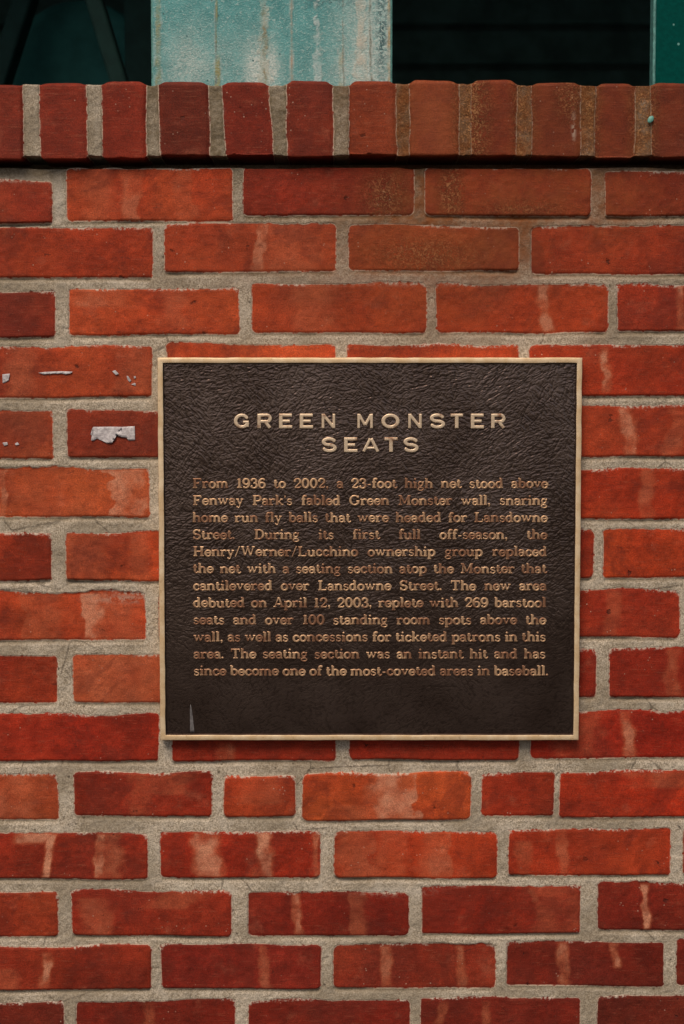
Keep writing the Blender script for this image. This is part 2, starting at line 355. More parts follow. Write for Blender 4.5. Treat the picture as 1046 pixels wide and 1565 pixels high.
# kiln-flash bands: x, y0, y1, half width, strength, lean, sharp side (-1 left edge crisp, +1 right edge crisp, 0 both soft)
BANDS = [(200, 255, 340, 14, .55, 0, 1), (285, 255, 340, 14, .4, 0, 1), (150, 255, 340, 20, .3, 0, 0), (398, 340, 416, 9, .7, -6, -1), (440, 340, 416, 40, .35, 0, 0), (150, 438, 470, 35, .6, 0, 0), (265, 438, 500, 18, .5, 0, 0),
 (480, 433, 508, 26, .35, 0, 0), (833, 433, 508, 8, .8, 3, 0), (1040, 433, 508, 6, .8, 0, 0), (925, 530, 600, 5, .9, 2, 0), (30, 530, 607, 20, .4, 0, 0), (205, 530, 600, 26, .35, 0, 0), (30, 628, 700, 45, .3, 0, 0),
 (960, 622, 697, 10, .8, 6, 0), (1035, 622, 697, 12, .5, -8, 0), (190, 716, 790, 30, .85, -3, -1), (5, 716, 790, 6, .8, 0, 1), (100, 716, 790, 60, .25, 0, 0), (990, 717, 792, 9, .5, 0, 0),
 (130, 815, 888, 30, .3, 0, 0), (215, 815, 888, 14, .35, 0, 0), (60, 906, 978, 30, .4, 0, -1), (143, 906, 978, 18, .85, 2, -1), (190, 906, 978, 26, .4, 0, 0), (170, 1002, 1073, 60, .45, 0, 0), (1030, 991, 1065, 10, .5, 0, 0), (935, 902, 973, 10, .4, 0, 0),
 (960, 1087, 1158, 9, .7, 4, 0), (345, 1135, 1163, 12, .6, 0, 0), (880, 1087, 1158, 30, .3, 0, 0), (20, 1182, 1252, 40, .5, 0, 0), (215, 1182, 1247, 14, .35, 0, 0), (260, 1182, 1215, 30, .4, 0, 0), (607, 1181, 1253, 32, .85, 0, 1), (545, 1230, 1253, 40, .4, 0, 0),
 (1010, 1180, 1205, 50, .5, 0, 0), (405, 1184, 1230, 28, .3, 0, 0), (74, 1274, 1343, 6, 1.0, -8, 0), (55, 1272, 1290, 26, .9, 0, 0), (154, 1274, 1343, 7, .9, -3, -1), (172, 1274, 1343, 14, .5, 0, -1), (315, 1272, 1341, 17, .9, 3, 0), (406, 1272, 1341, 10, 1.0, 4, 0), (398, 1325, 1341, 14, .8, 0, 0), (484, 1272, 1341, 5, .7, 0, 0),
 (545, 1270, 1342, 28, .4, 0, 1), (668, 1270, 1342, 22, .55, 2, 1), (600, 1270, 1342, 20, .35, 0, 0), (860, 1267, 1337, 7, .5, 3, 0), (800, 1285, 1337, 10, .4, 0, 0), (454, 1364, 1430, 6, .75, 3, 0), (150, 1372, 1430, 20, .4, 0, 0), (270, 1362, 1390, 30, .35, -20, 0), (545, 1364, 1430, 12, .45, 0, -1), (816, 1358, 1380, 6, .45, 4, -1), (850, 1355, 1427, 30, .35, 0, 0),
 (988, 1351, 1421, 5, .9, 2, -1), (72, 1455, 1511, 6, .85, -3, 0), (10, 1480, 1513, 20, .4, 0, 0), (405, 1445, 1511, 6, .5, 3, 0), (590, 1445, 1510, 7, .6, 0, 0), (705, 1445, 1510, 5, .6, 3, 0), (860, 1440, 1507, 7, .7, 4, 0), (942, 1440, 1480, 5, .9, 2, 0), (744, 1530, 1600, 5, .6, 0, 0), (230, 1530, 1600, 8, .3, 0, 0), (675, 1530, 1565, 5, .6, -6, 0)]

def brick_field(X, Z, dz=0.0):
    """signed distance (m) to the nearest brick, its index"""
    nz, nx = X.shape; xs = X[0]; zsv = Z[:, 0]
    best = np.full(X.shape, 0.05); idx = np.zeros(X.shape, np.int32); mg = 0.016
    for i, b in enumerate(BR):
        i0, i1 = np.searchsorted(xs, (b[0] - mg, b[1] + mg)); j0, j1 = np.searchsorted(zsv, (b[2] - mg - dz, b[3] + mg - dz))
        if i1 <= i0 or j1 <= j0: continue
        xx = X[j0:j1, i0:i1]; zz = Z[j0:j1, i0:i1] + dz
        rot = ((i * 37 % 11) - 5) * 0.0014
        cx = (b[0] + b[1]) / 2; cz = (b[2] + b[3]) / 2
        u = xx - cx; v = zz - cz - u * rot; r = 0.0030 + 0.0011 * (i % 4)
        qx = np.abs(u) - (b[1] - b[0]) / 2 + r; qz = np.abs(v) - (b[3] - b[2]) / 2 + r
        d = np.hypot(np.maximum(qx, 0), np.maximum(qz, 0)) + np.minimum(np.maximum(qx, qz), 0) - r
        # the upper arrises are more ragged
        wgt = 0.55 + 0.8 * sstep(-0.012, 0.0, v - (b[3] - b[2]) / 2)
        d = d + wgt * (0.0017 * vnoise(xx, zz, 0.055, 5 + i % 7) + 0.0010 * fbm(xx, zz, 0.011, 3, 31 + i % 5) * (0.4 + 0.6 * vnoise(xx, zz, 0.04, 71)) ** 2 * 2)
        cur = best[j0:j1, i0:i1]; m = d < cur
        cur[m] = d[m]; idx[j0:j1, i0:i1][m] = i
    return best, idx

def axis(a, f0, f1, b, fine, coarse):
    L = [a]
    while L[-1] < b - 1e-9:
        p = L[-1]; d = max(f0 - p, p - f1, 0.0)
        L.append(min(p + min(coarse, fine + d * 0.12 if p >= f0 - coarse else coarse), b if p >= f0 else max(f0, p + fine)))
    return np.array(L)

# ------------------------------------------------------------------ the ground
grd = MB(); grd.v = [(-200, -200, 0), (200, -200, 0), (200, 200, 0), (-200, 200, 0)]; grd.f = [[0, 1, 2, 3]]
tag(grd.build('pavement', pavement_material()), kind='structure')

# ------------------------------------------------------------------ brick wall
Z_TOP = at(523, 243)[1]                    # under the coping
wall = empty('brick_wall', (0, 0.1, 0), 'orange red brick wall with sandy grey mortar joints and a brick-on-edge coping, carrying the bronze plaque', 'wall')
xs = axis(-1.9, -0.43, 0.43, 1.9, 0.00125, 0.012); zs = axis(0.0, at(523, 1590)[1], Z_TOP, Z_TOP, 0.00125, 0.012)
X, Z = np.meshgrid(xs, zs)
sd, idx = brick_field(X, Z); sdu, _ = brick_field(X, Z, 0.0055)
PX, PY = proj(X, Z)
bm_ = sstep(0.0020, -0.0012, sd)                    # 1 on brick
over = sstep(0.001, -0.003, sdu)                    # under a brick: joint struck back
nb = len(BR); off = rng.normal(0, 0.0006, nb); tx = rng.normal(0, 0.005, nb); tz = rng.normal(0, 0.012, nb)
cx = (BR[:, 0] + BR[:, 1]) / 2; cz = (BR[:, 2] + BR[:, 3]) / 2
hb = off[idx] + tx[idx] * (X - cx[idx]) + tz[idx] * (Z - cz[idx]) + 0.0005 * fbm(X, Z, 0.035, 3, 3) + 0.00025 * vnoise(X, Z, 0.005, 9)
hb = hb - 0.0004 * sstep(-0.003, 0.0, sd) ** 2
hm = -0.0006 - 0.0030 * over * (0.65 + 0.5 * vnoise(X, Z, 0.06, 12)) + 0.0009 * fbm(X, Z, 0.022, 3, 21) + 0.0004 * vnoise(X, Z, 0.0042, 77)
dn = sstep(Z_TOP - 0.0105, Z_TOP - 0.0065, Z + 0.0012 * vnoise(X, Z, 0.02, 4))
H = hm + (hb - hm) * bm_ - 0.034 * dn
fl = np.zeros_like(X)
for (bx, y0, y1, hw, s, lean, sharp) in BANDS:
    j = (PY > y0 - 3) & (PY < y1 + 3)
    px = PX[j]; py = PY[j]; c = bx + lean * ((py - y0) / (y1 - y0) - 0.5) * 2 + hw * 0.3 * vnoise(px * 0 + bx, py, 23.0, 3)
    u = px - c + (1.5 + hw * 0.3) * vnoise(px, py, 14.0, 8) + 1.2 * vnoise(px, py, 4.0, 9)
    el = 2.0 if sharp == -1 else max(4.0, hw * .6); er = 2.0 if sharp == 1 else max(4.0, hw * .6)
    f = s * sstep(-hw - el, -hw + el * .6, u) * sstep(hw + er, hw - er * .6, u) * sstep(y0 - 3, y0 + 4, py) * sstep(y1 + 3, y1 - 4, py)
    fl[j] = np.maximum(fl[j], f * np.clip(0.86 + 0.75 * fbm(px, py, 26.0, 4, 17), 0.1, 1.1))
def blob(PX, PY, x, y, rx, ry):
    return np.exp(-(((PX - x) / rx) ** 2 + ((PY - y) / ry) ** 2))
wob = fbm(X, Z, 0.05, 4, 55)
rust = 1.2 * blob(PX, PY, 780, 280, 200, 75) + 0.85 * blob(PX, PY, 670, 370, 190, 65) + 0.45 * blob(PX, PY, 600, 440, 260, 60) + 0.4 * blob(PX, PY, 620, 300, 30, 60) + 0.35 * blob(PX, PY, 960, 330, 90, 50) + 0.25 * blob(PX, PY, 700, 480, 200, 60) + 0.35 * blob(PX, PY, 900, 570, 30, 90)
rust = np.clip(rust * (0.85 + 0.5 * wob), 0, 1)
dirt_shade = np.clip((0.75 * sstep(300, 262, PY) + 0.38 * sstep(560, 300, PY) + 0.5 * blob(PX, PY, 600, 350, 300, 60) + 0.3 * blob(PX, PY, 980, 700, 80, 400)) * (0.8 + 0.6 * wob) + 0.55 * over * (1 - bm_), 0, 1)  # grime, plus painted shade in the mortar just under each brick
crust = 0.75 * np.clip(blob(PX, PY, 690, 295, 16, 38) + 0.8 * blob(PX, PY, 590, 300, 28, 34) + 0.7 * blob(PX, PY, 650, 390, 70, 24) + 0.5 * blob(PX, PY, 800, 320, 60, 12), 0, 1)
lime = np.clip(sstep(0.25, 0.7, fbm(X, Z, 0.03, 3, 91)) * sstep(0.0, -0.006, sd) * sstep(-0.016, -0.006, sd) * 0 + 0.9 * blob(PX, PY, 90, 300, 10, 40) + 0.8 * blob(PX, PY, 30, 272, 60, 7) + 0.5 * blob(PX, PY, 640, 430, 260, 8) + 0.55 * blob(PX, PY, 190, 915, 60, 8) + 0.6 * blob(PX, PY, 600, 1362, 60, 8), 0, 1)
co = np.stack([X, -H, Z], -1).reshape(-1, 3)
nzv, nxv = X.shape
me = np_mesh('brick_face', co, grid_faces(nzv, nxv))
topness = np.clip((Z - cz[idx]) / ((BR[:, 3] - BR[:, 2]) / 2)[idx], -1, 1.2)
ragged = np.clip((0.22 + 0.9 * sstep(0.6, 0.95, topness)) * sstep(-0.15, 0.45, vnoise(X, Z, 0.03, 700) + 0.4 * vnoise(X, Z, 0.012, 701)), 0, 1)
fattr(me, 'ragged', ragged)
fattr(me, 'edge', sd); fattr(me, 'flash', fl * bm_); fattr(me, 'rust', rust); fattr(me, 'dirt_shade', dirt_shade); fattr(me, 'crust', crust); fattr(me, 'lime', lime)
tone = 1.0 + 0.34 * fbm(X, Z, 0.06, 3, 501) + 0.16 * vnoise(X / 5 + idx * 0.37, Z, 0.022, 502) + 0.12 * fbm(X, Z / 2 + idx * 0.11, 0.016, 2, 503)
tone = np.where(tone > 1, 1 + (tone - 1) * 0.9, tone)
hue = 1.0 + 0.22 * fbm(X, Z, 0.05, 3, 510)
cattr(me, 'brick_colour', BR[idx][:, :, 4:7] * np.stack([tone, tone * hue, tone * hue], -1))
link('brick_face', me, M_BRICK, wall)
MB().box(-1.9, 1.9, 0.05, 0.2, 0, Z_TOP).build('masonry_core', M_DARK, wall)

# coping: bricks on edge (photo pixels x0, x1, top y, bottom y)
COP = [(-75, 34, 131, 243), (62, 132, 126, 243), (158, 222, 125, 242), (245, 319, 126, 237), (344, 413, 124, 237), (440, 508, 122, 239), (535, 605, 122, 236), (627, 700, 122, 236), (722, 789, 122, 238), (814, 886, 126, 239), (911, 970, 127, 241), (997, 1068, 127, 240)]
CCOL = [(132, 42, 30), (136, 42, 30), (138, 42, 30), (112, 38, 29), (128, 38, 28), (128, 42, 30), (140, 52, 33), (148, 56, 35), (126, 40, 28), (116, 40, 28), (120, 40, 28), (116, 42, 30)]
YF = -0.013
cb = []
for (a, b, c, d), col in zip(COP, CCOL):
    x0, _ = at(a, 185, YF); x1, _ = at(b, 185, YF); cb.append([x0, x1, at(a, c, YF)[1], at(a, d, YF)[1], *lin(col)])
x = cb[0][0] - 0.02
while x > -1.9:
    cb.append([x - 0.052, x, cb[0][2] + rng.normal(0, .001), cb[0][3] + rng.normal(0, .0015), *lin(CCOL[rng.integers(12)])]); x -= 0.071
x = cb[11][1] + 0.019
while x < 1.9:
    cb.append([x, x + 0.052, cb[11][2] + rng.normal(0, .001), cb[11][3] + rng.normal(0, .0015), *lin(CCOL[rng.integers(12)])]); x += 0.071
cb = np.array(cb); cb[:, 4:7] *= (0.88, 1.02, 0.68); ncb = len(cb)
ZT = float(np.median(cb[:12, 2])); ZB = float(np.median(cb[:12, 3])); ra = 0.0045
path = []                                   # y, z, ny, nz, tb (0 bottom .. 1 top)
for y in np.arange(0.06, YF + 0.0018, -0.003): path.append((y, ZB, 0, -1))
for a in np.linspace(0, 90, 5): path.append((YF + 0.0014 - 0.0014 * math.sin(R(a)), ZB + 0.0014 - 0.0014 * math.cos(R(a)), -math.sin(R(a)), -math.cos(R(a))))
for z in np.arange(ZB + 0.0026, ZT - ra, 0.00125): path.append((YF, z, -1, 0))
for a in np.linspace(0, 90, 12): path.append((YF + ra - ra * math.cos(R(a)), ZT - ra + ra * math.sin(R(a)), -math.cos(R(a)), math.sin(R(a))))
for y in np.arange(YF + ra + 0.0015, 0.205, 0.004): path.append((y, ZT, 0, 1))
for z in np.arange(ZT, ZB, -0.01): path.append((0.205, z, 1, 0))
path.append((0.205, ZB, 1, 0))
path = np.array(path)
cxs = axis(-1.9, -0.43, 0.43, 1.9, 0.00125, 0.004)
SX, PI_ = np.meshgrid(cxs, np.arange(len(path)))
S = np.concatenate([[0], np.cumsum(np.hypot(np.diff(path[:, 0]), np.diff(path[:, 1])))])[PI_]
Yb = path[:, 0][PI_]; Zb = path[:, 1][PI_]; NY = path[:, 2][PI_]; NZ = path[:, 3][PI_]
best = np.full(SX.shape, 0.05); ci = np.zeros(SX.shape, np.int32)
leanr = rng.normal(0, 0.012, ncb); leanr[3] = 0.02; leanr[4] = 0.055
for i, b in enumerate(cb):
    c = (b[0] + b[1]) / 2; u = SX - c + leanr[i] * (Zb - (ZT + ZB) / 2)
    d = np.abs(u) - (b[1] - b[0]) / 2 - 0.0005 + 0.0010 * vnoise(SX, S, 0.035, i) + 0.0008 * fbm(SX, S, 0.009, 3, 40 + i)
    m = d < best; best[m] = d[m]; ci[m] = i
bmask = sstep(0.0016, -0.0022, best)
offc = rng.normal(0, 0.0012, ncb); twc = rng.normal(0, 0.02, ncb); twz = rng.normal(0, 0.012, ncb)
ccx = (cb[:, 0] + cb[:, 1]) / 2
hb = (offc[ci] + twc[ci] * (SX - ccx[ci]) + twz[ci] * (Zb - ZT + 0.045)) * (NY < -0.3) + 0.0003 * fbm(SX, S, 0.03, 3, 15) + 0.00015 * vnoise(SX, S, 0.005, 16)
hb = hb - 0.0011 * sstep(-0.006, 0.0, best) ** 2
topw = np.clip(NZ, 0, 1)
hm = -0.0012 - 0.0030 * topw * np.clip(0.7 + 0.9 * vnoise(SX, SX * 0, 0.06, 33), 0, 1.5) + 0.0012 * fbm(SX, S, 0.018, 3, 61) + 0.0004 * vnoise(SX, S, 0.004, 62)
bsoft = sstep(0.005, -0.0075, best); hc = hm + (hb - hm) * (bmask * (1 - topw) + bsoft * topw)
dt = 0.75 * (cb[:, 2] - ZT)[ci] * bsoft * np.clip((Zb - (ZT + ZB) / 2) / (ZT - ZB) * 2, 0, 1)
db = np.where(bmask > 0.0, (cb[:, 3] - ZB)[ci] * bmask, 0) * np.clip(-(Zb - (ZT + ZB) / 2) / (ZT - ZB) * 2, 0, 1)
shoulder = -0.0010 * topw * sstep(-0.016, 0.0, best) ** 2 * bmask       # rounded shoulders
co = np.stack([SX, Yb + NY * hc, Zb + NZ * (hc + shoulder) + dt + db + 0.0006 * vnoise(SX, S, 0.013, 70) * (NZ < -0.2)], -1).reshape(-1, 3)
me = np_mesh('coping', co, grid_faces(len(path), len(cxs)))
CPX, CPY = proj(SX, Zb, YF)
wob = fbm(SX, S, 0.04, 4, 88)
rust = np.clip((1.0 * sstep(590, 640, CPX) * sstep(1120, 960, CPX) + 0.25 * sstep(480, 560, CPX)) * (0.8 + 0.7 * wob), 0, 1)
rust = rust * (0.55 + 0.45 * sstep(-0.014, 0.001, best)) * (1 + 0.8 * sstep(-0.002, 0.002, best)) + 0.25 * blob(CPX, CPY, 660, 180, 60, 60)
dirt_shade = np.clip((0.35 + 0.6 * sstep(180, 240, CPX)) * (0.95 + 0.6 * wob) + 0.5 * sstep(0.004, 0.0, best), 0, 1)
crust = np.clip(blob(CPX, CPY, 722, 180, 22, 90) + 0.8 * blob(CPX, CPY, 800, 180, 14, 90) + 0.8 * blob(CPX, CPY, 903, 180, 12, 90) + 0.9 * blob(CPX, CPY, 985, 180, 16, 90) + 0.6 * blob(CPX, CPY, 616, 190, 10, 60) + 0.6 * blob(CPX, CPY, 873, 150, 20, 30), 0, 1)
lime = np.clip((0.25 * blob(CPX, CPY, 56, 185, 6, 90) + 0.4 * blob(CPX, CPY, 149, 195, 8, 70) + 0.8 * blob(CPX, CPY, 877, 195, 4, 25) + 0.5 * blob(CPX, CPY, 793, 185, 3, 60)), 0, 1)
fattr(me, 'ragged', np.clip(0.45 * sstep(0.0, 0.5, vnoise(SX, S, 0.02, 702)), 0, 1)); fattr(me, 'edge', best); fattr(me, 'flash', 0 * best + 0.25 * blob(CPX, CPY, 665, 180, 30, 60)); fattr(me, 'rust', np.clip(rust, 0, 1)); fattr(me, 'dirt_shade', dirt_shade); fattr(me, 'crust', crust); fattr(me, 'lime', lime)
cattr(me, 'brick_colour', cb[ci][:, :, 4:7])
link('coping', me, M_BRICK, wall)

# ------------------------------------------------------------------ plaque
YP = -0.0135                                  # front of the border
PXL, PXR = at(243, 840, YP)[0], at(887.5, 840, YP)[0]; PZT = at(566, 546.5, YP)[1]; PZB = at(566, 1131.5, YP)[1]
plq = empty('plaque', ((PXL + PXR) / 2, YP, (PZT + PZB) / 2), 'brown cast bronze plaque with brass border and raised lettering on the brick wall', 'plaque')
BW = 0.0066; YPAN = YP + 0.0042              # recessed leather-grained panel
def rel(px, py): return at(px, py, YPAN)
st = 0.00055
gx = np.arange(PXL + BW - 0.001, PXR - BW + 0.001, st); gz = np.arange(PZB + BW - 0.001, PZT - BW + 0.001, st)
GX, GZ = np.meshgrid(gx, gz); ny_, nx_ = GX.shape
hp = np.zeros_like(GX); r2 = np.random.default_rng(11)
fang = fbm(GX, GZ, 0.09, 2, 300) * 1.7 + 0.35
def stamp(n, lmin, lmax, wmin, wmax, amp, spread):
    for _ in range(n):
        cx_ = r2.integers(0, nx_); cz_ = r2.integers(0, ny_)
        a = fang[cz_, cx_] + r2.normal(0, spread)
        if r2.random() < 0.3: a += 1.25
        L = r2.uniform(lmin, lmax); W = r2.uniform(wmin, wmax); bend = r2.normal(0, 0.22) / L
        e = int((L + 3 * W) / st) + 1
        i0, i1 = max(cx_ - e, 0), min(cx_ + e, nx_); j0, j1 = max(cz_ - e, 0), min(cz_ + e, ny_)
        dx = GX[j0:j1, i0:i1] - gx[cx_]; dz = GZ[j0:j1, i0:i1] - gz[cz_]
        u = dx * math.cos(a) + dz * math.sin(a); v = -dx * math.sin(a) + dz * math.cos(a) - bend * u * u
        k = np.exp(-(v / W) ** 2) * sstep(L, L * .55, np.abs(u))
        hp[j0:j1, i0:i1] = np.minimum(hp[j0:j1, i0:i1], -amp * k * r2.uniform(.5, 1))
stamp(6500, .003, .011, .00045, .0008, 0.9, .45)
stamp(900, .009, .026, .0006, .0010, 1.0, .6)
crk = np.abs(vnoise(GX + 0.002 * vnoise(GX, GZ, .006, 1), GZ, .0042, 400)); hp -= 0.28 * sstep(0.22, 0.0, crk)
hp += 0.14 * vnoise(GX, GZ, .0035, 410)
def ripple(a, sd_):
    u = GX * math.cos(a) + GZ * math.sin(a); v = -GX * math.sin(a) + GZ * math.cos(a)
    wv = v + 0.0016 * vnoise(u, v, .009, sd_ + 1)
    return 1 - np.abs(vnoise(u / .0060, wv / .0016, 1.0, sd_)) * 2.2
sel = [fbm(GX, GZ, .045, 3, 430 + k) for k in range(3)]; tot = sum(np.exp(6 * q) for q in sel)
rip = sum(np.exp(6 * q) / tot * ripple(a, 440 + 7 * k) for k, (q, a) in enumerate(zip(sel, (0.55, -0.75, 0.12))))
hp = hp * 0.75 - 0.62 * np.clip(rip, -0.6, 1)
hp = (hp - hp.mean()) / hp.std() * 0.32 - 0.45
amp_low = 0.16 + 0.84 * sstep(PZB + 0.02, PZB + 0.25, GZ + 0.02 * vnoise(GX, GZ, .08, 5))     # grain flattened low down to imitate the weaker reflections there
hmm = hp * 0.00033 * amp_low
co = np.stack([GX, YPAN - hmm, GZ], -1).reshape(-1, 3)
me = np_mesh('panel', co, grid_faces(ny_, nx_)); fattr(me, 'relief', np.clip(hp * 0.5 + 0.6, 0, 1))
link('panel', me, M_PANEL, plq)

def ring_mesh(rects):
    v = []; f = []
    for (a, b, c, d, y) in rects: v += [(a, y, c), (b, y, c), (b, y, d), (a, y, d)]
    return v, f
# border: swept profile, subdivided so that it carries small unevenness
prof = [(0.0, 0.0125), (0.0, 0.0008), (0.0003, 0.0002), (0.0008, 0.0), (0.0035, -0.0001), (BW - 0.0012, 0.0), (BW - 0.0006, 0.0002), (BW - 0.0001, 0.0008), (BW + 0.0002, 0.0046)]
def loop_pts(ins, y, n=120):
    xl, xr, zl, zt = PXL + ins, PXR - ins, PZB + ins, PZT - ins; P = []
    for (a, b) in (((xl, zl), (xr, zl)), ((xr, zl), (xr, zt)), ((xr, zt), (xl, zt)), ((xl, zt), (xl, zl))):
        for t in np.linspace(0, 1, n, endpoint=False): P.append((a[0] + (b[0] - a[0]) * t, YP + y, a[1] + (b[1] - a[1]) * t))
    return np.array(P)
loops = [loop_pts(i, y) for i, y in prof]; nl = len(loops[0]); co = np.concatenate(loops)
ww = 0.00010 * vnoise(co[:, 0] + 3, co[:, 2], .02, 5) + 0.00006 * vnoise(co[:, 0], co[:, 2], .006, 6)
co[:, 1] += ww; co[:, 0] += 0.00025 * vnoise(co[:, 0], co[:, 2], .017, 8); co[:, 2] += 0.00025 * vnoise(co[:, 0], co[:, 2], .017, 9)
F = []
for k in range(len(loops) - 1):
    a = np.arange(nl); b = (a + 1) % nl
    F.append(np.stack([k * nl + a, k * nl + b, (k + 1) * nl + b, (k + 1) * nl + a], -1))
bo = link('border', np_mesh('border', co, np.concatenate(F)), M_FRAME, plq)
bo.data.materials.append(M_SIDE); mi = np.zeros(len(bo.data.polygons), np.int32); mi[-2 * nl:] = 1; bo.data.polygons.foreach_set('material_index', mi)  # dark inner lip stands in for the shadow line inside the border
MB().box(PXL + 0.002, PXR - 0.002, YPAN + 0.003, 0.004, PZB + 0.002, PZT - 0.002).build('back_plate', M_SIDE, plq)

